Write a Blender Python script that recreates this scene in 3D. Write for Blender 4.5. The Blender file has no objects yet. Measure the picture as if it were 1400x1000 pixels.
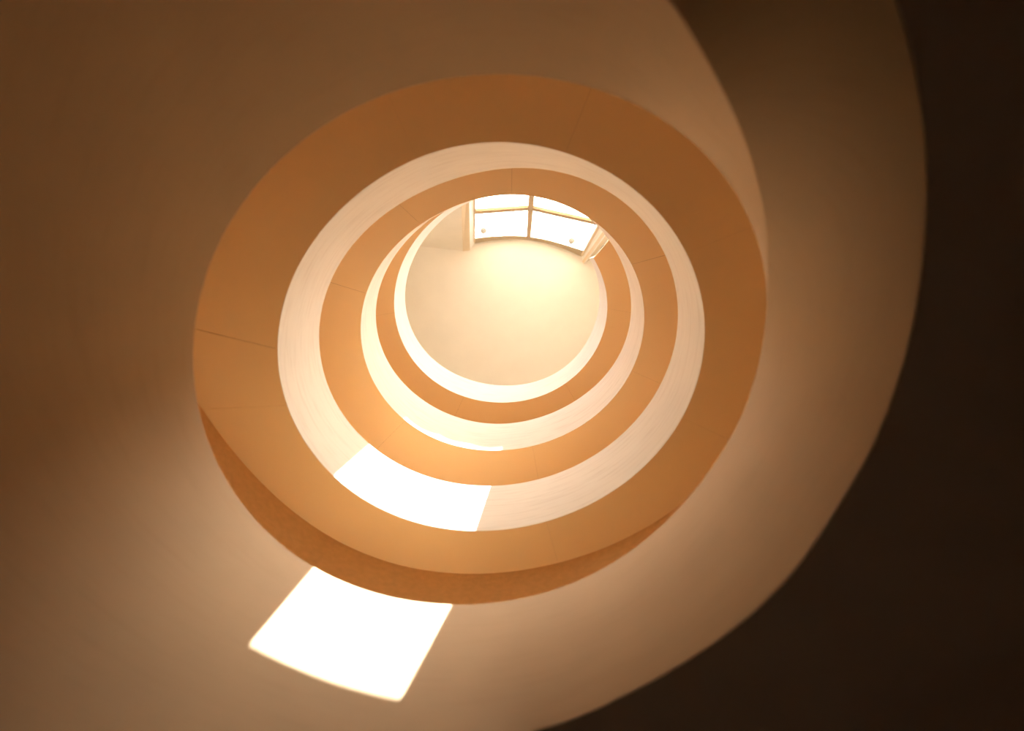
import bpy, bmesh, math
import numpy as np
from mathutils import Vector, Matrix

# ------------------------------------------------------------------ camera
FPX = 800.0                       # focal length in pixels of the 1400x1000 frame
ZX, ZY = 714.0, 374.0             # pixel of the zenith
CAMZ = 1.4                        # eye height
sc = bpy.context.scene
col = sc.collection
# world axes in camera components (right, up, forward): X = image right, Y = image down, Z = up
_z = np.array([ZX - 700, -(ZY - 500), FPX]); _z /= np.linalg.norm(_z)
_x = np.array([1.0, 0, 0]) - _z[0] * _z; _x /= np.linalg.norm(_x)
_y = -np.cross(_z, _x)
cd = bpy.data.cameras.new('camera')
cam = bpy.data.objects.new('camera', cd); col.objects.link(cam)
right = Vector((_x[0], _y[0], _z[0])); up = Vector((_x[1], _y[1], _z[1])); fwd = Vector((_x[2], _y[2], _z[2]))
m = Matrix((right, up, -fwd)).transposed().to_4x4()
m.translation = (0, 0, CAMZ)
cam.matrix_world = m
cd.sensor_fit = 'HORIZONTAL'; cd.sensor_width = 36.0; cd.lens = 36.0 * FPX / 1400.0
cd.clip_start = 0.02; cd.clip_end = 300
cd.dof.use_dof = True; cd.dof.focus_distance = 11.0; cd.dof.aperture_fstop = 0.42
sc.camera = cam

# ------------------------------------------------------------------ sky, sun, exposure
SUN_SLOPE = 2.3                                    # drop per metre of run
SUN_DX = -0.63                                      # sideways run per metre towards +Y
sun_dir = Vector((SUN_DX, 1.0, -SUN_SLOPE * math.hypot(1, SUN_DX))).normalized()   # the way the light travels
SKY_STRENGTH, SUN_STRENGTH, EXPOSURE = 1.32, 66.0, 0.0
w = bpy.data.worlds.new('sky'); sc.world = w; w.use_nodes = True
nt = w.node_tree
bg = nt.nodes['Background']
# hazy sky with a broad glow about the sun
sk = nt.nodes.new('ShaderNodeTexSky'); sk.sky_type = 'NISHITA'; sk.sun_disc = False
sk.sun_elevation = math.atan(SUN_SLOPE); sk.sun_rotation = math.atan2(-sun_dir.x, -sun_dir.y)
sk.dust_density = 10.0; sk.air_density = 1.0; sk.ozone_density = 0.5
tint = nt.nodes.new('ShaderNodeMix'); tint.data_type = 'RGBA'; tint.blend_type = 'MULTIPLY'; tint.inputs['Factor'].default_value = 1.0
tint.inputs[7].default_value = (1.0, 0.96, 0.90, 1)
nt.links.new(sk.outputs[0], tint.inputs[6]); nt.links.new(tint.outputs[2], bg.inputs['Color'])
bg.inputs['Strength'].default_value = SKY_STRENGTH
sd = bpy.data.lights.new('sun', 'SUN'); sd.energy = SUN_STRENGTH; sd.angle = math.radians(0.04); sd.color = (1.0, 0.94, 0.84)
sun = bpy.data.objects.new('sun', sd); col.objects.link(sun)
sun.rotation_euler = (-sun_dir).to_track_quat('Z', 'Y').to_euler(); sun.location = (0, -14, 40)
sc.view_settings.view_transform = 'Standard'; sc.view_settings.look = 'None'
sc.view_settings.exposure = EXPOSURE; sc.view_settings.gamma = 1.0
sc.view_settings.use_curve_mapping = False
sc.cycles.max_bounces = 14; sc.cycles.diffuse_bounces = 12; sc.cycles.transparent_max_bounces = 12
sc.cycles.use_denoising = True
sc.cycles.sample_clamp_indirect = 0.0

# ------------------------------------------------------------------ pixel helpers (heights h are metres above the eye)
def ray(px, py):
    v = np.array([px - 700.0, -(py - 500.0), FPX])
    c = np.array([v @ _x, v @ _y, v @ _z]); return c[:2] / c[2]
def plan(px, py, h): return ray(px, py) * h
def at(px, py, h):
    p = plan(px, py, h); return Vector((p[0], p[1], h + CAMZ))

class Loop:
    """closed plan curve, smooth polar fit through traced points"""
    def __init__(s, pts, n=4, ridge=1e-3, c=None):
        p = np.array(pts); s.c = p.mean(0) if c is None else np.array(c)
        d = p - s.c; a = np.arctan2(d[:, 1], d[:, 0]); r = np.hypot(d[:, 0], d[:, 1])
        s.n = n; A = s.basis(a)
        reg = np.diag([0.0] + [ridge * (k ** 3) for k in range(1, n + 1) for _ in (0, 1)])
        s.co = np.linalg.solve(A.T @ A + reg, A.T @ r)
    def basis(s, a):
        a = np.atleast_1d(a); cols = [np.ones_like(a)]
        for k in range(1, s.n + 1): cols += [np.cos(k * a), np.sin(k * a)]
        return np.stack(cols, 1)
    def r(s, a): return float((s.basis(np.array([a])) @ s.co)[0])
    def pt(s, a, off=0.0, sc=1.0):
        r = s.r(a) * sc + off
        return Vector((s.c[0] + r * math.cos(a), s.c[1] + r * math.sin(a), 0))

# ------------------------------------------------------------------ materials
def plaster(name, colr, rough=0.75, var=0.05, scale=1.6, bump=0.0, streak=0.0, grain=90.0):
    mt = bpy.data.materials.new(name); mt.use_nodes = True
    t = mt.node_tree; b = t.nodes['Principled BSDF']
    b.inputs['Roughness'].default_value = rough
    b.inputs['Specular IOR Level'].default_value = 0.25
    tc = t.nodes.new('ShaderNodeTexCoord')
    nz = t.nodes.new('ShaderNodeTexNoise'); nz.inputs['Scale'].default_value = scale; nz.inputs['Detail'].default_value = 6
    t.links.new(tc.outputs['Object'], nz.inputs['Vector'])
    rp = t.nodes.new('ShaderNodeValToRGB')
    rp.color_ramp.elements[0].position = 0.3; rp.color_ramp.elements[1].position = 0.75
    rp.color_ramp.elements[0].color = tuple(c * (1 - var) for c in colr) + (1,)
    rp.color_ramp.elements[1].color = tuple(min(1, c * (1 + var)) for c in colr) + (1,)
    t.links.new(nz.outputs['Fac'], rp.inputs['Fac'])
    out = rp.outputs['Color']
    if streak > 0:      # horizontal trowel streaks and smudges running round the drum
        mp = t.nodes.new('ShaderNodeMapping'); mp.inputs['Scale'].default_value = (1.3, 1.3, 16.0)
        t.links.new(tc.outputs['Object'], mp.inputs['Vector'])
        n2 = t.nodes.new('ShaderNodeTexNoise'); n2.inputs['Scale'].default_value = 1.4; n2.inputs['Detail'].default_value = 5
        t.links.new(mp.outputs['Vector'], n2.inputs['Vector'])
        r2 = t.nodes.new('ShaderNodeValToRGB')
        r2.color_ramp.elements[0].position = 0.25; r2.color_ramp.elements[1].position = 0.5
        r2.color_ramp.elements[0].color = (1 - streak, 1 - streak * 1.15, 1 - streak * 1.3, 1)
        r2.color_ramp.elements[1].color = (1, 1, 1, 1)
        t.links.new(n2.outputs['Fac'], r2.inputs['Fac'])
        mx = t.nodes.new('ShaderNodeMix'); mx.data_type = 'RGBA'; mx.blend_type = 'MULTIPLY'
        mx.inputs['Factor'].default_value = 1.0
        t.links.new(out, mx.inputs[6]); t.links.new(r2.outputs['Color'], mx.inputs[7]); out = mx.outputs[2]
    t.links.new(out, b.inputs['Base Color'])
    if bump > 0:
        n3 = t.nodes.new('ShaderNodeTexNoise'); n3.inputs['Scale'].default_value = grain; n3.inputs['Detail'].default_value = 3
        t.links.new(tc.outputs['Object'], n3.inputs['Vector'])
        bp = t.nodes.new('ShaderNodeBump'); bp.inputs['Strength'].default_value = bump; bp.inputs['Distance'].default_value = 0.01
        t.links.new(n3.outputs['Fac'], bp.inputs['Height']); t.links.new(bp.outputs['Normal'], b.inputs['Normal'])
    return mt

CREAM = (0.72, 0.68, 0.615)
M_face = plaster('cream_plaster', CREAM, var=0.03, streak=0.13)
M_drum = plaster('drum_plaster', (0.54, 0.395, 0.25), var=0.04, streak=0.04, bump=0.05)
M_soffit = plaster('ochre_soffit_plaster', (0.90, 0.725, 0.45), var=0.03, scale=0.9, streak=0.0)
M_rough = plaster('rough_ochre_render', (0.74, 0.50, 0.25), var=0.07, scale=14.0, bump=0.6, grain=45)
M_ceil = plaster('ceiling_plaster', (0.83, 0.775, 0.685), var=0.02)
M_joint = plaster('brown_joint_seal', (0.40, 0.27, 0.14), var=0.05)
M_slab = plaster('slab_concrete', (0.70, 0.60, 0.48), var=0.06)
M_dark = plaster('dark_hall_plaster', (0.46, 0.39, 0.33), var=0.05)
M_floor = plaster('brown_stone_floor', (0.36, 0.29, 0.24), var=0.1, scale=3)
M_stone = plaster('pale_stone_paving', (0.82, 0.74, 0.62), var=0.04)
M_terr = plaster('bounce_terrace_screed', (0.15, 0.14, 0.125), var=0.1)  # tone of the added bounce terrace
M_wood = plaster('grey_oak_floor', (0.32, 0.28, 0.23), var=0.1, scale=4)
M_frame = plaster('pale_window_frame', (0.74, 0.60, 0.42), rough=0.5, var=0.02)
M_daylit = plaster('daylit_reveal_tone', (0.88, 0.85, 0.79), rough=0.5, var=0.01)  # lighter than the frame: daylight on the reveals put into the colour
M_bar = plaster('tan_window_bar', (0.50, 0.36, 0.22), rough=0.5, var=0.02)
M_roof = plaster('roof_sheet', (0.45, 0.42, 0.38), var=0.05)
M_fit = plaster('grey_metal_fitting', (0.42, 0.40, 0.36), rough=0.35, var=0.02)
def glass():
    mt = bpy.data.materials.new('clear_glass'); mt.use_nodes = True; t = mt.node_tree; t.nodes.clear()
    o = t.nodes.new('ShaderNodeOutputMaterial'); tr = t.nodes.new('ShaderNodeBsdfTransparent')
    gl = t.nodes.new('ShaderNodeBsdfGlossy'); gl.inputs['Roughness'].default_value = 0.02
    mx = t.nodes.new('ShaderNodeMixShader'); tr.inputs['Color'].default_value = (0.97, 0.98, 0.97, 1)
    mx.inputs['Fac'].default_value = 0.05; t.links.new(tr.outputs[0], mx.inputs[1]); t.links.new(gl.outputs[0], mx.inputs[2])
    t.links.new(mx.outputs[0], o.inputs['Surface']); return mt
M_glass = glass()
def milk():
    mt = bpy.data.materials.new('milk_white_mask_sheet'); mt.use_nodes = True; t = mt.node_tree; t.nodes.clear()
    o = t.nodes.new('ShaderNodeOutputMaterial'); tr = t.nodes.new('ShaderNodeBsdfTranslucent'); df = t.nodes.new('ShaderNodeBsdfDiffuse')
    mx = t.nodes.new('ShaderNodeMixShader'); mx.inputs['Fac'].default_value = 0.15
    tr.inputs['Color'].default_value = (0.92, 0.92, 0.92, 1); df.inputs['Color'].default_value = (0.92, 0.92, 0.92, 1)
    t.links.new(tr.outputs[0], mx.inputs[1]); t.links.new(df.outputs[0], mx.inputs[2]); t.links.new(mx.outputs[0], o.inputs['Surface']); return mt
M_milk = milk()  # translucent sheet for the added sun mask

# ------------------------------------------------------------------ mesh helpers
def mesh_obj(name, verts, faces, mat, parent=None, smooth=False, bevel=0.0):
    me = bpy.data.meshes.new(name); me.from_pydata([tuple(v) for v in verts], [], faces); me.materials.append(mat)
    bm = bmesh.new(); bm.from_mesh(me); bmesh.ops.recalc_face_normals(bm, faces=bm.faces)
    if bevel > 0:
        bmesh.ops.bevel(bm, geom=[e for e in bm.edges if e.calc_face_angle(0) > 0.9], offset=bevel, segments=2, affect='EDGES', profile=0.5)
    bm.to_mesh(me); bm.free()
    o = bpy.data.objects.new(name, me); col.objects.link(o)
    if smooth:
        for p in me.polygons: p.use_smooth = True
        me.set_sharp_from_angle(angle=math.radians(40))
    if parent: o.parent = parent
    return o
def thing(name, label, cat, group=None, loc=(0, 0, 0)):
    o = bpy.data.objects.new(name, None); col.objects.link(o); o.location = loc; o.empty_display_size = 0.2
    tag(o, label, cat, group); return o
def tag(o, label, cat, group=None):
    o['label'] = label; o['category'] = cat
    if group: o['group'] = group
    return o
def struct(o, label=None):
    o['kind'] = 'structure'
    if label: o['label'] = label
    return o
def ring_mesh(sections, closed):
    """sections: list of lists of points (a closed profile at every station)"""
    n = len(sections); k = len(sections[0]); V = [p for s in sections for p in s]; F = []
    for i in range(n if closed else n - 1):
        j = (i + 1) % n
        for q in range(k):
            q2 = (q + 1) % k
            F.append((i * k + q, j * k + q, j * k + q2, i * k + q2))
    if not closed: F += [tuple(range(k)), tuple((n - 1) * k + q for q in range(k))]
    return V, F
def V3(p, h): return Vector((p[0], p[1], h + CAMZ))
def box_between(a, b, u, v):
    """a prism along a-b with half extents u and v (vectors)"""
    return [a - u - v, a + u - v, a + u + v, a - u + v, b - u - v, b + u - v, b + u + v, b - u + v], \
           [(0, 1, 2, 3), (4, 5, 6, 7), (0, 1, 5, 4), (1, 2, 6, 5), (2, 3, 7, 6), (3, 0, 4, 7)]

# ------------------------------------------------------------------ traced edges: the lower and upper rim of every parapet
S = 1.8
T = {}
T['R5o'] = (3.436, [(401,380),(430,328),(452,300),(480,274),(510,250),(540,231),(570,216),(610,204),(650,197),(690,195),(720,196.4),(750,202),(780,211),(800,219),(830,234),(856,251),(880,271),(904,296),(926,324),(942,354),(952,380),(390,406),(382,444),(380,474),(382,508),(388,542),(403,580),(959,400),(963,440),(961,480),(952,524),(928,580),(430,622),(456,650),(500,684),(540,705),(580,718),(620,724.4),(650,725.6),(680,725),(720,720),(760,709),(810,688),(850,663),(870,648),(920,592)])
T['R5i'] = (4.16, [(454,380),(472,348),(496,320),(518,299),(540,284.4),(580,260),(620,245),(660,235),(700,229.6),(730,230),(760,235),(790,243),(820,254),(856,279),(880,304),(900,331),(914,358),(920.6,380),(443,410),(436.4,456),(440,496),(452,536),(478,580),(925,404),(927,432),(922,472),(908,516),(888,552),(865,580),(506,608),(550,638),(600,656),(640,663),(680,664.4),(730,658),(780,640),(830,610)])
T['R3o'] = (5.21, [(511,380),(522,358),(540,337),(580,304),(620,282),(648,273),(680,267.4),(710,266.6),(740,270),(770,279),(796,292),(820,308),(840,329),(860,357),(872,380),(500,402),(493,444),(496,480),(508,516),(540,562),(879,404),(881,432),(877,466),(864,504),(840,544),(800,579),(556,577),(600,602),(640,613),(680,617),(730,609),(780,590),(830,554)])
T['R3i'] = (5.89, [(524,380),(532,364),(540,349),(560,323),(576,310),(590,300.5),(620,281),(648,270),(680,263),(710,262),(740,266),(770,276),(796,292),(822,313),(836,334),(848,356),(858,380),(517,402),(514,430),(518,462),(528,492),(540,510),(861,400),(863,420),(858,456),(846,486),(830,512),(800,540),(580,548),(630,572),(680,580),(730,574),(780,550)])
_hid = [(640,271),(680,262),(720,268),(755,286),(780,309),(797,331)]
T['R1o'] = (6.99, [(544,380),(552,356),(566,330),(580,313),(594,300),(610,289),(810,352),(818,366),(824,380),(538,418),(830,404),(831,424),(826,448),(816,474),(800,500),(557,480),(580,510),(620,537),(680,550.6),(720,547),(760,532),(796,506)] + _hid)
T['R1i'] = (7.67, [(556,380),(564,356),(578,332),(596,310),(616,290),(819,392),(820,410),(812,444),(800,468),(582,480),(600,498),(630,515),(680,527.6),(720,524),(760,510),(794,484),(816,374),(806,354)] + [(642,276),(680,270),(716,277),(748,293),(772,314),(790,333)])
T['R7i'] = (2.5, [(286,372),(300,338),(312,308),(328,282),(354,250),(392,210),(274,408),(268,440),(265,480),(264.4,510),(267,530),(276,572),(294,626),(320,672),(358,720),(400,756),(430,775.6),(480,799),(540,817),(590,826),(640,827.6),(680,824),(720,816),(770,801),(820,778),(870,746),(906,720),(940,684),(980,628),(1000,596),(1020,550),(1030,522),(1038,484),(1047,430),(1049.6,392),(970,220),(1000,260),(1020,292),(1040,326),(440,175),(520,136),(600,112),(690,100),(780,110),(860,142),(920,178)])
H, L = {}, {}
for k, (d, pts) in T.items():
    H[k] = d * S
    L[k] = Loop([plan(x, y, H[k]) for x, y in pts], n=5, ridge=2e-4)
WALL_C, WALL_R = np.array((-0.6, -0.05)), 3.2      # the round stairwell wall behind the galleries
_s6 = [(270,536),(280,560),(306,604),(340,644),(380,686),(428,720),(490,752),(540,771),(590,781),(640,784.4),(680,784),(720,779.4),(770,768),(820,752),(870,730),(910,706),(938,682)]
_s6p = [plan(x, y, H['R5o']) for x, y in _s6]
_fill = [WALL_C + 3.45 * np.array((math.cos(a), math.sin(a))) for a in np.radians(np.arange(-185, 20, 10.0))]
L['wall'] = Loop(_s6p + list(_fill), n=5, ridge=2e-3, c=WALL_C)
T_PAR = 0.12                                        # parapet thickness
N = 160

def parapet(lo, hi, a0=0.0, a1=2 * math.pi, closed=True, name='parapet', mat=M_face):
    n = N if closed else N
    secs = []
    for i in range(n):
        a = a0 + (a1 - a0) * i / (n if closed else n - 1)
        c = L[lo].c
        p, q = L[lo].pt(a), None
        # same bearing on the upper rim, measured from the lower rim's centre
        q = bearing(L[hi], c, a)
        d = Vector((math.cos(a), math.sin(a), 0))
        secs.append([V3(p, H[lo]), V3(q, H[hi]), V3(q + d * T_PAR, H[hi]), V3(p + d * T_PAR, H[lo] + 0.05)])
    Vv, F = ring_mesh(secs, closed)
    return mesh_obj(name, Vv, F, mat, smooth=True)
def bearing(loop, c, a):
    b = a
    for _ in range(12):
        p = loop.pt(b); e = math.atan2(p.y - c[1], p.x - c[0]) - a
        e = (e + math.pi) % (2 * math.pi) - math.pi; b -= e
    return loop.pt(b)

def gallery(lo, label, joints, inner=None, back=0.0):
    """a floor slab with soffit panels hung under it; joints are (inner, outer) bearings of the panel gaps in degrees"""
    g = thing('gallery', label, 'gallery', loc=(0, 0, 0))
    h = H[lo]; lp = inner or L[lo]
    def o_at(a): return bearing(L['wall'], lp.c, a) + Vector((math.cos(a), math.sin(a), 0)) * back
    # slab body above the panels
    secs = []
    for i in range(N):
        a = 2 * math.pi * i / N; d = Vector((math.cos(a), math.sin(a), 0))
        p = lp.pt(a) + d * 0.03; q = o_at(a) + d * 0.1
        secs.append([V3(p, h + 0.045), V3(p, h + 0.28), V3(q, h + 0.28), V3(q, h + 0.045)])
    Vv, F = ring_mesh(secs, True)
    mesh_obj('slab', Vv, F, M_wood if lo == 'R1o' else M_stone, g, smooth=True)
    js = sorted((j + (0.022,))[:3] for j in joints)      # bearing at the inner rim, at the wall, half the gap
    for k in range(len(js)):
        (i0, o0, gap), (i1, o1, gap1) = js[k], js[(k + 1) % len(js)]
        if k == len(js) - 1: i1 += 360; o1 += 360
        m_ = max(6, int((i1 - i0) / 2.5)); secs = []
        for q in range(m_ + 1):
            t = q / m_
            ai = math.radians(i0 + gap + (i1 - i0 - gap - gap1) * t); ao = math.radians(o0 + gap + (o1 - o0 - gap - gap1) * t)
            p = lp.pt(ai); r = bearing(L['wall'], lp.c, ao) + Vector((math.cos(ao), math.sin(ao), 0)) * (0.05 + back)
            p = p + Vector((math.cos(ai), math.sin(ai), 0)) * 0.004
            secs.append([V3(p, h), V3(p, h + 0.05), V3(r, h + 0.05), V3(r, h)])
        Vv, F = ring_mesh(secs, False)
        mesh_obj('soffit_panel', Vv, F, M_soffit, g, smooth=True)
        vs = []                                    # dark seal recessed in the joint
        for dz in (0.012, 0.046):
            for sgn in (-1, 1):
                ai = math.radians(i0 + sgn * gap); ao = math.radians(o0 + sgn * gap)
                p = lp.pt(ai) + Vector((math.cos(ai), math.sin(ai), 0)) * 0.01
                r = bearing(L['wall'], lp.c, ao) + Vector((math.cos(ao), math.sin(ao), 0)) * (0.02 + back)
                vs += [V3(p, h + dz), V3(r, h + dz)]
        mesh_obj('joint_seal', vs, [(0, 1, 3, 2), (4, 5, 7, 6), (0, 1, 5, 4), (2, 3, 7, 6), (0, 2, 6, 4), (1, 3, 7, 5)], M_joint, g)
    return g

# ------------------------------------------------------------------ galleries and parapets
gallery('R5o', 'widest ochre gallery underside, below the large sunlit parapet ring', [(175, 182, 0.06), (160, 165, 0.03), (246, 246), (292, 292), (338, 338), (25, 25), (75, 75)])
gallery('R3o', 'middle ochre gallery underside, partly crossing in front of the skylight', [(189, 192.5, 0.05), (226, 224, 0.04), (271, 271, 0.04), (337, 340, 0.05), (24, 24), (80, 80), (135, 135)], back=0.16)
class Notched:
    """the uppermost gallery edge: follows the parapet, then steps back where the parapet stops at the window wall"""
    def __init__(s):
        s.c = L['R1o'].c
        s.a0 = math.degrees(ang(812, 352, 'R1o')) % 360; s.a1 = math.degrees(ang(640, 270, 'R1o')) % 360
    def pt(s, a, off=0.0):
        d = math.degrees(a) % 360; e0, e1 = s.a0 - d, d - s.a1       # both positive inside the gap
        o = 0.62 * min(1.0, max(0.0, e0) / 7.0) * min(1.0, max(0.0, e1) / 7.0) if s.a1 < d < s.a0 else 0.0
        return L['R1o'].pt(a, o + off)
def ang(px, py, k):
    p = plan(px, py, H[k]); return math.atan2(p[1] - L[k].c[1], p[0] - L[k].c[0])
_top_inner = Notched()
gallery('R1o', 'smallest ochre gallery underside, a crescent below the uppermost parapet', [(10, 10), (60, 60), (115, 115), (170, 170), (225, 225), (280, 280), (325, 325)], inner=_top_inner, back=0.16)
p5 = tag(parapet('R5o', 'R5i'), 'broad cream parapet ring crossed by a wide white patch of sun', 'parapet', 'stacked parapet rings')
p3 = tag(parapet('R3o', 'R3i'), 'middle cream parapet ring with a thin sliver of sun along its lower rim', 'parapet', 'stacked parapet rings')
_a0 = ang(812, 352, 'R1o'); _a1 = ang(640, 270, 'R1o')
if _a1 < _a0: _a1 += 2 * math.pi
p1 = tag(parapet('R1o', 'R1i', _a0, _a1, closed=False), 'uppermost and smallest white parapet, curving round the pale ceiling', 'parapet', 'stacked parapet rings')

# the lowest parapet: a deep drum that runs on past a full turn and sweeps down beside the stair
R7 = L['R7i']
def ramp(x, x0, x1):
    t = min(1.0, max(0.0, (x - x0) / (x1 - x0))); return t * t * (3 - 2 * t)
FLARE = 3.9
def flare(a):                                      # how far the drum's foot spreads outward, bearing in degrees
    return FLARE * ramp(a, 116, 264) * (1 - 0.8 * ramp(a, 285, 318)) * (1 - ramp(a, 320, 346))
def LEANB(a): return 0.28 * ramp(-a, -18, 42)      # outward lean of the stair parapet's foot, share of the radius
def hit_wall(px, py, k):
    """height at which the pixel's ray meets the drum scaled by k about its centre"""
    r = ray(px, py); lo_, hi_ = 0.3, 12.0
    for _ in range(50):
        mid = (lo_ + hi_) / 2; p = r * mid - R7.c
        if math.hypot(*p) > k * R7.r(math.atan2(p[1], p[0])): hi_ = mid
        else: lo_ = mid
    p = r * lo_ - R7.c
    return math.degrees(math.atan2(p[1], p[0])), lo_
def SHRINK(a):                                     # a in degrees; the sweep slips inside the drum where it overlaps
    t = min(1.0, max(0.0, (10.0 - a) / 34.0)); u = min(1.0, max(0.0, (-24.0 - a) / 40.0))
    return 1.0 - 0.05 * t * t * (3 - 2 * t) - 0.025 * u
def hit_stair(px, py, foot_=False):
    k = 1.0
    for _ in range(30):
        a, h = hit_wall(px, py, k); k = SHRINK(a) + (LEANB(a) if foot_ else 0.0)
    return a, h
sharp = [(914,0),(962,76),(1006,160),(1024,214),(1038,272),(1047,320),(1049.6,360)]
r7o = [(1226,0),(1250,92),(1264,180),(1268,260),(1264,340),(1256,400),(1235,490),(1197,600),(1175,645),(1125,727),(1050,817),(975,880),(900,927.5),(825,965),(730,1000)]
top_tr = sorted(hit_stair(*p) for p in sharp); bot_tr = sorted(hit_stair(*p, True) for p in r7o)
0 and print('stair top', [(round(a, 1), round(h, 2)) for a, h in top_tr]); 0 and print('stair bottom', [(round(a, 1), round(h, 2)) for a, h in bot_tr])
SLOPE = 0.019                                      # metres of fall per degree below the frame
def fit1(tr, deg):
    a = np.array([t[0] for t in tr]); h = np.array([t[1] for t in tr]); return np.poly1d(np.polyfit(a, h, deg))
ft, fb = fit1(top_tr + [(6, H['R7i'])], 3), fit1(bot_tr, 6)
a_t0, a_b0, a_b1 = top_tr[0][0], bot_tr[0][0], bot_tr[-1][0]
def stair_top(a):
    if a > 2: return H['R7i']
    if a > a_t0: return min(H['R7i'], float(ft(a)))
    d = a_t0 - a; s0 = float(ft.deriv()(a_t0)); return float(ft(a_t0)) - (s0 * min(d, 12.0) + SLOPE * max(0.0, d - 12.0))
def stair_bot(a):
    if a < a_b0: return float(fb(a_b0)) - 0.022 * min(a_b0 - a, 28.0) - SLOPE * max(0.0, a_b0 - a - 28.0)
    if a <= a_b1: return float(fb(a))
    return None
A_END = -190.0
DEEP = 1.55
def drum_bot(a):                                   # a from a_b1 (about 95) up to 360
    t = min(1.0, (a - a_b1) / 22.0); t = t * t * (3 - 2 * t)
    return float(fb(a_b1)) * (1 - t) + DEEP * t
secs = []
for i in range(361):
    a = 358.0 - (358.0 - A_END) * i / 360.0        # from behind the stair round over the top, left, bottom, right, then down the stair
    if a > 25.0: k, ht = 1.0, H['R7i']
    else: k, ht = SHRINK(a), stair_top(a)
    if a > a_b1: hb = drum_bot(a)
    else: hb = stair_bot(a)
    if a > 300:                                    # this stretch ends behind the stair parapet
        hb = max(hb, stair_top(a - 360) - 0.12)
    hb = max(hb, -CAMZ + 0.02); ht = max(ht, hb + 0.12)
    r = math.radians(a); d = Vector((math.cos(r), math.sin(r), 0)); p = R7.pt(r, 0, k)
    q = R7.pt(r, flare(a) * (H['R7i'] - hb) / (H['R7i'] - DEEP), 1.0) if a > 25.0 else R7.pt(r, 0, k + LEANB(a))
    secs.append([V3(q, hb), V3(q * 0.5 + p * 0.5, (hb + ht) / 2), V3(p, ht), V3(p + d * 0.09, ht), V3(q + d * 0.09, min(ht - 0.02, hb + 0.22))])
Vv, F = ring_mesh(secs, False)
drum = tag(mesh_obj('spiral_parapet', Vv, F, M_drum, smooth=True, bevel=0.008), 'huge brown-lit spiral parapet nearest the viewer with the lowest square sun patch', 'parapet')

# ------------------------------------------------------------------ the stair behind the spiral parapet
stair = thing('spiral_stair', 'dark curved stair underside running down outside the spiral parapet', 'staircase')
secs = []
for i in range(121):
    a = 24.0 - (24.0 - A_END) * i / 120.0; r = math.radians(a); d = Vector((math.cos(r), math.sin(r), 0))
    p = R7.pt(r, 0.004, SHRINK(a) + LEANB(a)); q = p + d * 1.15; hb = max(stair_bot(a), -CAMZ + 0.03)
    secs.append([V3(p, hb), V3(p + d * 0.1, hb + 0.16), V3(q, hb + 0.16), V3(q, hb)])
Vv, F = ring_mesh(secs, False)
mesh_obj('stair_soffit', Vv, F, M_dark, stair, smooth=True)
for i in range(24):
    a = 10.0 - i * 8.0
    if stair_bot(a - 4) < -CAMZ + 0.05: break
    hb = stair_bot(a - 4) + 0.15; pr = []
    for aa in (a, a - 8):
        r = math.radians(aa); d = Vector((math.cos(r), math.sin(r), 0)); p = R7.pt(r, 0.10, SHRINK(aa) + LEANB(aa)); pr += [p, p + d * 1.14]
    vs = [V3(p, hb) for p in pr] + [V3(p, hb + 0.17) for p in pr]
    mesh_obj('tread', vs, [(0, 1, 3, 2), (4, 5, 7, 6), (0, 1, 5, 4), (2, 3, 7, 6), (0, 2, 6, 4), (1, 3, 7, 5)], M_slab, stair)

# ------------------------------------------------------------------ setting: walls, ground hall, first floor slab
def tube(name, lp_in, h0, h1, mat, off=0.0, thick=0.15):
    secs = []
    for i in range(N):
        a = 2 * math.pi * i / N; d = Vector((math.cos(a), math.sin(a), 0)); p = lp_in(a) + d * off
        secs.append([V3(p, h0), V3(p, h1), V3(p + d * thick, h1), V3(p + d * thick, h0)])
    Vv, F = ring_mesh(secs, True)
    return mesh_obj(name, Vv, F, mat, smooth=True)
wl = lambda a: L['wall'].pt(a)
FL1 = float(fb(60.0)) + 0.03                       # underside of the first floor round the drum
TOPF = H['R1o'] + 0.28                             # top storey floor
struct(tube('wall_gallery', wl, H['R5o'] + 0.28, TOPF, M_rough, off=0.16), 'ochre wall behind the upper galleries')
struct(tube('wall_stairwell', wl, FL1 + 0.3, H['R5o'] + 0.28, M_rough, off=0.0), 'rough ochre wall behind the galleries, seen as a shaded crescent')
secs = []
for i in range(N):
    a = 2 * math.pi * i / N; d = Vector((math.cos(a), math.sin(a), 0))
    ad = math.degrees(a); q = Vector((d.x * 7.0, d.y * 7.0, 0))
    if 3.0 < ad < a_b1 + 4: p = R7.pt(a, 0.004, SHRINK(ad) + LEANB(ad)); hb = float(fb(min(ad, a_b1))); m2 = p + d * 0.10
    else: p = R7.pt(a, 1.5); hb = FL1; m2 = p
    secs.append([V3(p, hb), V3(m2, FL1 + 0.3), V3(q, FL1 + 0.3), V3(q, FL1)])
Vv, F = ring_mesh(secs, True)
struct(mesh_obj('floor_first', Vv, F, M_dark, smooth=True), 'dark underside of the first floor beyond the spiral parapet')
secs = []
for i in range(N):                                 # pale paving of the first gallery, on top of the dark slab
    a = 2 * math.pi * i / N; d = Vector((math.cos(a), math.sin(a), 0)); ad = math.degrees(a); ad = ad - 360 if ad > 290 else ad; p = R7.pt(a, 0.12 + flare(ad % 360) * 0.4 + 1.6 * LEANB(ad)); q = bearing(L['wall'], R7.c, a) + d * 0.02
    secs.append([V3(p, FL1 + 0.3), V3(p, FL1 + 0.33), V3(q, FL1 + 0.33), V3(q, FL1 + 0.3)])
Vv, F = ring_mesh(secs, True); struct(mesh_obj('floor_gallery', Vv, F, M_stone, smooth=True))
big = lambda a: Vector((math.cos(a) * 6.9, math.sin(a) * 6.9, 0))
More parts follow.
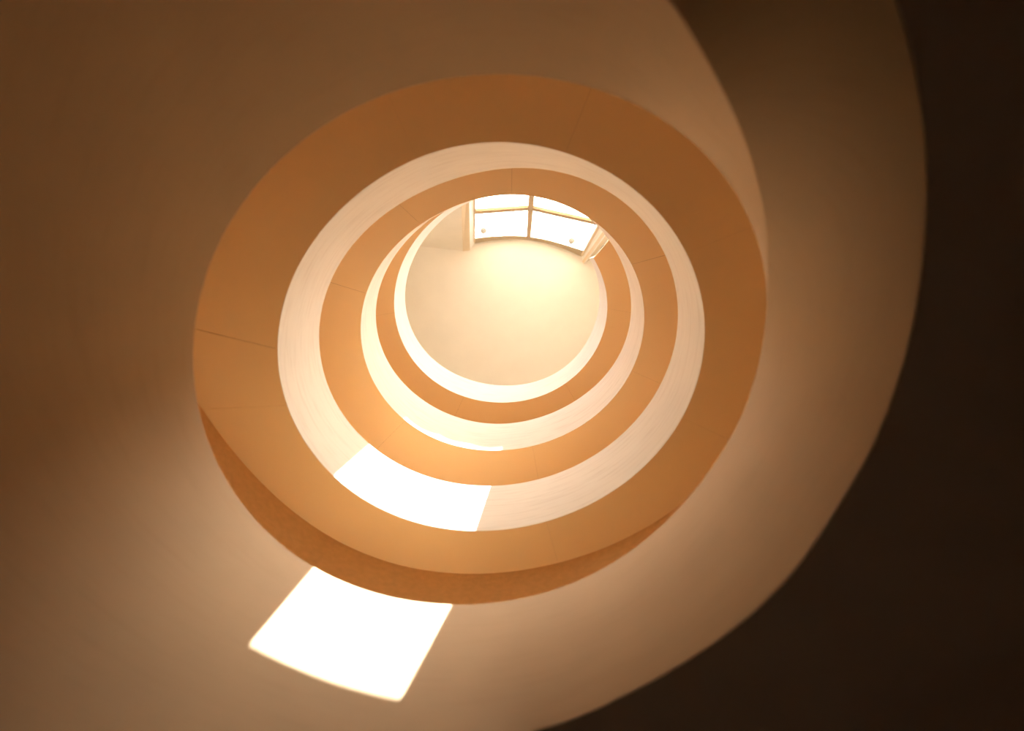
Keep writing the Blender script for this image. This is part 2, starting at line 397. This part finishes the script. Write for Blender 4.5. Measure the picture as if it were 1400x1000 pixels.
struct(tube('wall_outer', big, -CAMZ, TOPF - 0.2, M_dark), 'dark outer wall of the ground hall')
V_ = [V3(big(2 * math.pi * i / 64), -CAMZ - dz) for dz in (0, 0.2) for i in range(64)]
struct(mesh_obj('floor', V_, [tuple(range(64)), tuple(range(64, 128))] + [(i, (i + 1) % 64, 64 + (i + 1) % 64, 64 + i) for i in range(64)], M_floor), 'brown stone floor of the ground hall')

# ------------------------------------------------------------------ top storey: ceiling, leaning wall with the skylight window
HC = 20.4
VPX, VPY = 680.0, 525.0                            # vanishing point of the leaning jambs
_l = ray(VPX, VPY); LEAN = Vector((-_l[0], -_l[1], -1.0))      # one metre down along the lean
def down(p, t): return p + LEAN * t
def lean_hit(px, py, a, b):
    """pixel ray on the leaning plane through the ceiling points a and b"""
    n = (b - a).cross(LEAN); r = ray(px, py); d = Vector((r[0], r[1], 1)); o = Vector((0, 0, CAMZ))
    return o + d * ((a - o).dot(n) / d.dot(n))
def foot(p, q, h):                                 # run the edge p->q on to height h
    t = (h + CAMZ - p.z) / (q.z - p.z); return p + (q - p) * t
SILL = TOPF + 0.05
g0, g1, g2 = at(649, 333, HC), at(722, 328, HC), at(795, 351, HC)                  # glazing line at the ceiling
GL = (g0, foot(g0, lean_hit(649, 282, g0, g1), SILL)); GM = (g1, foot(g1, lean_hit(726.5, 268, g0, g1), SILL))
GR = (g2, foot(g2, lean_hit(821, 304, g1, g2), SILL))
wA, wB = at(540, 334.5, HC), at(633, 342.5, HC)                                    # left stretch of leaning wall
jl = at(642.5, 341, HC)
JL0 = (wB, foot(wB, lean_hit(631, 283, wA, wB), SILL)); 
JL1 = (jl, foot(jl, lean_hit(641.5, 276, wB, jl), SILL))
jr0 = at(798, 361, HC); jr1 = at(810, 353, HC)
JR0 = (jr0, foot(jr0, down(jr0, 1) + (lean_hit(820, 314, g2, jr0) - foot(jr0, down(jr0, 1), lean_hit(820, 314, g2, jr0).z - CAMZ)) * 0.0, SILL))
JR1 = (jr1, foot(jr1, down(jr1, 1), SILL))

# round outer wall and ceiling of the top storey
TC, TR = np.array((-0.3, 0.6)), 4.4
cpts = []
aL = math.atan2(wA.y - TC[1], wA.x - TC[0]); 
far_r = Vector((4.05, -0.55, HC + CAMZ)); far_l = at(520, 333.5, HC); far_l = wA + (wA - wB).normalized() * 0.6
aR = math.atan2(far_r.y - TC[1], far_r.x - TC[0]); aL = math.atan2(far_l.y - TC[1], far_l.x - TC[0])
if aL < aR: aL += 2 * math.pi
arc = [Vector((TC[0] + TR * math.cos(aR + (aL - aR) * i / 80), TC[1] + TR * math.sin(aR + (aL - aR) * i / 80), HC + CAMZ)) for i in range(81)]
# lintel curve pixels (ceiling edge of the window recess)
lint = [(649, 333), (665, 330), (685, 328), (705, 327.3), (722, 328.3), (740, 331.2), (758, 336), (776, 342.7), (795, 351)]
lin3 = [at(x, y, HC) for x, y in lint]
edge = [far_r] + arc + [far_l, wB, jl] + lin3 + [jr0, jr1]
n_ = len(edge)
ceil = mesh_obj('ceiling', edge + [p + Vector((0, 0, 0.25)) for p in edge], [tuple(range(n_)), tuple(range(n_, 2 * n_))] + [(i, (i + 1) % n_, n_ + (i + 1) % n_, n_ + i) for i in range(n_)], M_ceil)
struct(ceil, 'round pale cream ceiling at the head of the stairwell')
secs = [[p.copy(), Vector((p.x, p.y, TOPF + CAMZ)), Vector((p.x, p.y, TOPF + CAMZ)) + (p - Vector((TC[0], TC[1], p.z))).normalized() * 0.15, p + (p - Vector((TC[0], TC[1], p.z))).normalized() * 0.15] for p in [far_r] + arc + [far_l]]
Vv, F = ring_mesh(secs, False); struct(mesh_obj('wall_upper', Vv, F, M_ceil, smooth=True), 'curved cream wall of the top storey')
# floor of the top storey outside the stairwell wall
secs = []
for i in range(N):
    a = 2 * math.pi * i / N; d = Vector((math.cos(a), math.sin(a), 0)); p = L['wall'].pt(a, 0.02); q = Vector((TC[0] + 7.9 * d.x, TC[1] + 7.9 * d.y, 0))
    secs.append([V3(p, TOPF - 0.2), V3(p, TOPF), V3(q, TOPF), V3(q, TOPF - 0.2)])
Vv, F = ring_mesh(secs, True); struct(mesh_obj('floor_upper', Vv, F, M_wood, smooth=True))
# leaning walls: quads with thickness, from ceiling to floor
def lean_panel(name, top_a, bot_a, top_b, bot_b, mat, thick, parent=None):
    n = (top_b - top_a).cross(bot_a - top_a).normalized()
    if n.y > 0: n = -n                             # thicken away from the well
    vs = [top_a, top_b, bot_b, bot_a]; vs = vs + [v + n * thick for v in vs]
    return mesh_obj(name, vs, [(0, 1, 2, 3), (4, 5, 6, 7), (0, 1, 5, 4), (1, 2, 6, 5), (2, 3, 7, 6), (3, 0, 4, 7)], mat, parent)
struct(lean_panel('wall_left', far_l, foot(far_l, down(far_l, 1), TOPF - 0.1), wB, foot(wB, JL0[1], TOPF - 0.1), M_ceil, 0.12), 'sloping cream attic wall on the left of the skylight')
struct(lean_panel('wall_right', jr1, foot(jr1, down(jr1, 1), TOPF - 0.1), far_r, foot(far_r, down(far_r, 1), TOPF - 0.1), M_ceil, 0.12), 'sloping cream attic wall on the right of the skylight')

win = struct(thing('window_1', 'bright four-pane skylight window with tan bars and curved head', 'window'))
lean_panel('jamb', wB + Vector((0, 0.03, 0)), JL0[1], jl + Vector((0, 0.03, 0)), JL1[1], M_frame, 0.10, win)
lean_panel('reveal', jl, JL1[1], GL[0], GL[1], M_daylit, 0.10, win)
lean_panel('jamb', jr0, JR0[1], jr1, JR1[1], M_frame, 0.10, win)
lean_panel('reveal', g2, GR[1], jr0, JR0[1], M_daylit, 0.06, win)
# curved lintel
secs = []
for i, p in enumerate(lin3):
    x, y = lint[i]; dp = [6.0, 5.3, 4.7, 4.3, 4.2, 4.3, 4.7, 6.0, 8.0][i]
    a_, b_ = (g0, g1) if x <= 722 else (g1, g2)
    n = Vector(((p.x - 0.2) * 0.1, -1, 0)).normalized() * 0.025
    q = lean_hit(x, y - dp, p, p + Vector((1, 0.02 if x < 722 else 0.25, 0))); q = down(p, p.z - q.z)
    secs.append([p, q, q + n, p + n])
Vv, F = ring_mesh(secs, False); mesh_obj('lintel', Vv, F, M_bar, win, smooth=True)
# bars and panes
def P(edge_, h): return foot(edge_[0], edge_[1], h)
out = Vector((0, -1, 0.15)).normalized()
def bar(name, a, b, w_, dpt, mat, side):
    Vv, F = box_between(a, b, side.normalized() * w_ / 2, out * dpt / 2); return mesh_obj(name, Vv, F, mat, win, bevel=0.004)
hT = (lean_hit(649, 285.5, g0, g1).z + lean_hit(725, 288, g0, g1).z) / 2 - CAMZ; hT2 = lean_hit(803, 300, g1, g2).z - CAMZ
tl, tm, tr_ = P(GL, hT), P(GM, hT), P(GR, hT2)
ex = Vector((1, 0, 0))
bar('mullion', GM[0] + LEAN * 0.3, GM[1], 0.15, 0.10, M_bar, ex)
bar('transom', tl, tm, 0.26, 0.08, M_bar, LEAN); bar('transom', tm, tr_, 0.26, 0.08, M_bar, LEAN)
bar('stile', GL[0] + LEAN * 0.3, GL[1], 0.06, 0.08, M_frame, ex); bar('stile', GR[0] + LEAN * 0.3, GR[1], 0.10, 0.08, M_frame, ex)
bar('sill', GL[1], GM[1], 0.14, 0.14, M_frame, LEAN); bar('sill', GM[1], GR[1], 0.14, 0.14, M_frame, LEAN)
def pane(a, b, c, d):
    n = (b - a).cross(d - a).normalized() * 0.012
    vs = [a, b, c, d]; vs = vs + [v + n for v in vs]
    return mesh_obj('pane', vs, [(0, 1, 2, 3), (4, 5, 6, 7), (0, 1, 5, 4), (1, 2, 6, 5), (2, 3, 7, 6), (3, 0, 4, 7)], M_glass, win)
pl = pane(GL[0], GM[0], tm, tl); pr_ = pane(GM[0], GR[0], tr_, tm)
pane(tl, tm, GM[1], GL[1]); pane(tm, tr_, GR[1], GM[1])
# round metal fittings on the two upper panes
for (x, y), ab, pn in (((661, 314), (g0, g1), pl), ((781.5, 328), (g1, g2), pr_)):
    c = lean_hit(x, y, *ab) - out * 0.03
    bm = bmesh.new()
    bmesh.ops.create_uvsphere(bm, u_segments=16, v_segments=10, radius=0.10, matrix=Matrix.Translation(c) @ Matrix.Diagonal((1.1, 1, 0.8, 1)))
    bmesh.ops.create_cone(bm, cap_ends=True, segments=12, radius1=0.03, radius2=0.03, depth=0.3, matrix=Matrix.Translation(c + LEAN * -0.2) @ LEAN.to_track_quat('Z', 'Y').to_matrix().to_4x4())
    me = bpy.data.meshes.new('round_fitting'); bm.to_mesh(me); bm.free(); me.materials.append(M_fit)
    o = bpy.data.objects.new('round_fitting', me); col.objects.link(o); o.parent = pn; o['label'] = 'small round grey metal fitting'
# sky portal just outside the glass
c_ = (GL[0] + GR[0] + GL[1] + GR[1]) / 4
pd = bpy.data.lights.new('window_portal', 'AREA'); pd.shape = 'RECTANGLE'; pd.size = 5.2; pd.size_y = 7.0; pd.cycles.is_portal = True
po = bpy.data.objects.new('window_portal', pd); col.objects.link(po)
nrm = (GR[0] - GL[0]).cross(GL[1] - GL[0]).normalized()
if nrm.y > 0: nrm = -nrm                           # outward
po.matrix_world = Matrix.Translation(c_ + nrm * 0.25) @ nrm.to_track_quat('Z', 'Y').to_matrix().to_4x4()

# ------------------------------------------------------------------ unseen terrace added outside the window to bounce sun onto the ceiling
tv = [V3((x, y), TOPF - 0.15 - dz) for dz in (0, 0.2) for x, y in ((-9, -7.2), (9, -7.2), (9, -18), (-9, -18))]
struct(mesh_obj('bounce_terrace', tv, [(0, 1, 2, 3), (4, 5, 6, 7), (0, 1, 5, 4), (1, 2, 6, 5), (2, 3, 7, 6), (3, 0, 4, 7)], M_terr), 'unseen terrace added outside the skylight to bounce sun onto the ceiling')

# ------------------------------------------------------------------ unseen mask sheet added outside: its cut-out shapes the shaft of sun
HR = 46.0
_q = [((1 - t) ** 2 * 343 + 2 * t * (1 - t) * 437 + t * t * 548, (1 - t) ** 2 * 880 + 2 * t * (1 - t) * 934 + t * t * 955) for t in np.linspace(0, 1, 12)]
patch = _q + [(617, 828), (650, 725), (680, 664), (687, 611), (640, 606), (600, 595.5), (555, 570.5), (500, 612), (457, 650), (430, 776)]
def on_face(px, py):
    if py > 770:                                   # the drum, spread outward towards its foot
        r, lo_, hi_ = ray(px, py), 0.3, 12.0
        for _ in range(50):
            mid = (lo_ + hi_) / 2; p = r * mid - R7.c; a = math.atan2(p[1], p[0]); d = math.degrees(a) % 360
            hb = drum_bot(d) if d > a_b1 else float(fb(d)); ex_ = flare(d) * (H['R7i'] - mid) / (H['R7i'] - DEEP)
            if math.hypot(*p) > R7.r(a) + ex_: hi_ = mid
            else: lo_ = mid
        return V3(r * lo_, lo_)
    lo, hi = ('R5o', 'R5i') if py > 611.5 else ('R3o', 'R3i')
    best = None
    for i in range(60):
        h = H[lo] + (H[hi] - H[lo]) * i / 59; p = plan(px, py, h); a = math.atan2(p[1] - L[lo].c[1], p[0] - L[lo].c[0])
        q = L[lo].pt(a) * (1 - i / 59) + bearing(L[hi], L[lo].c, a) * (i / 59)
        e = abs(math.hypot(p[0] - L[lo].c[0], p[1] - L[lo].c[1]) - math.hypot(q.x - L[lo].c[0], q.y - L[lo].c[1]))
        if best is None or e < best[0]: best = (e, V3(p, h))
    return best[1]
hole = []
for p in patch:
    w_ = on_face(*p); t = (HR + CAMZ - w_.z) / -sun_dir.z; q = w_ - sun_dir * t; hole.append((q.x, q.y))
# mask sheet with the cut-out
rect_pts = [e - sun_dir * ((HR + CAMZ - e.z) / -sun_dir.z) for e in (GL[0], GM[0], GR[0], GL[1], GM[1], GR[1])]
x0, x1 = min(p.x for p in rect_pts) - 0.5, max(p.x for p in rect_pts) + 0.5
y0, y1 = min(p.y for p in rect_pts) - 0.3, max(p.y for p in rect_pts) + 0.25
bm = bmesh.new()
def loop_edges(pts, z):
    vs = [bm.verts.new((x, y, z)) for x, y in pts]
    return [bm.edges.new((vs[i], vs[(i + 1) % len(vs)])) for i in range(len(vs))]
es = loop_edges([(x0, y0), (x1, y0), (x1, y1), (x0, y1)], HR + CAMZ) + loop_edges(hole, HR + CAMZ)
bmesh.ops.triangle_fill(bm, edges=es, use_beauty=True)
bmesh.ops.recalc_face_normals(bm, faces=bm.faces)
me = bpy.data.meshes.new('sun_mask_sheet'); bm.to_mesh(me); bm.free(); me.materials.append(M_milk)
sun_mask = bpy.data.objects.new('sun_mask_sheet', me); col.objects.link(sun_mask); struct(sun_mask, 'thin milk-white sheet added above the skylight, cut out to shape the sun patches')
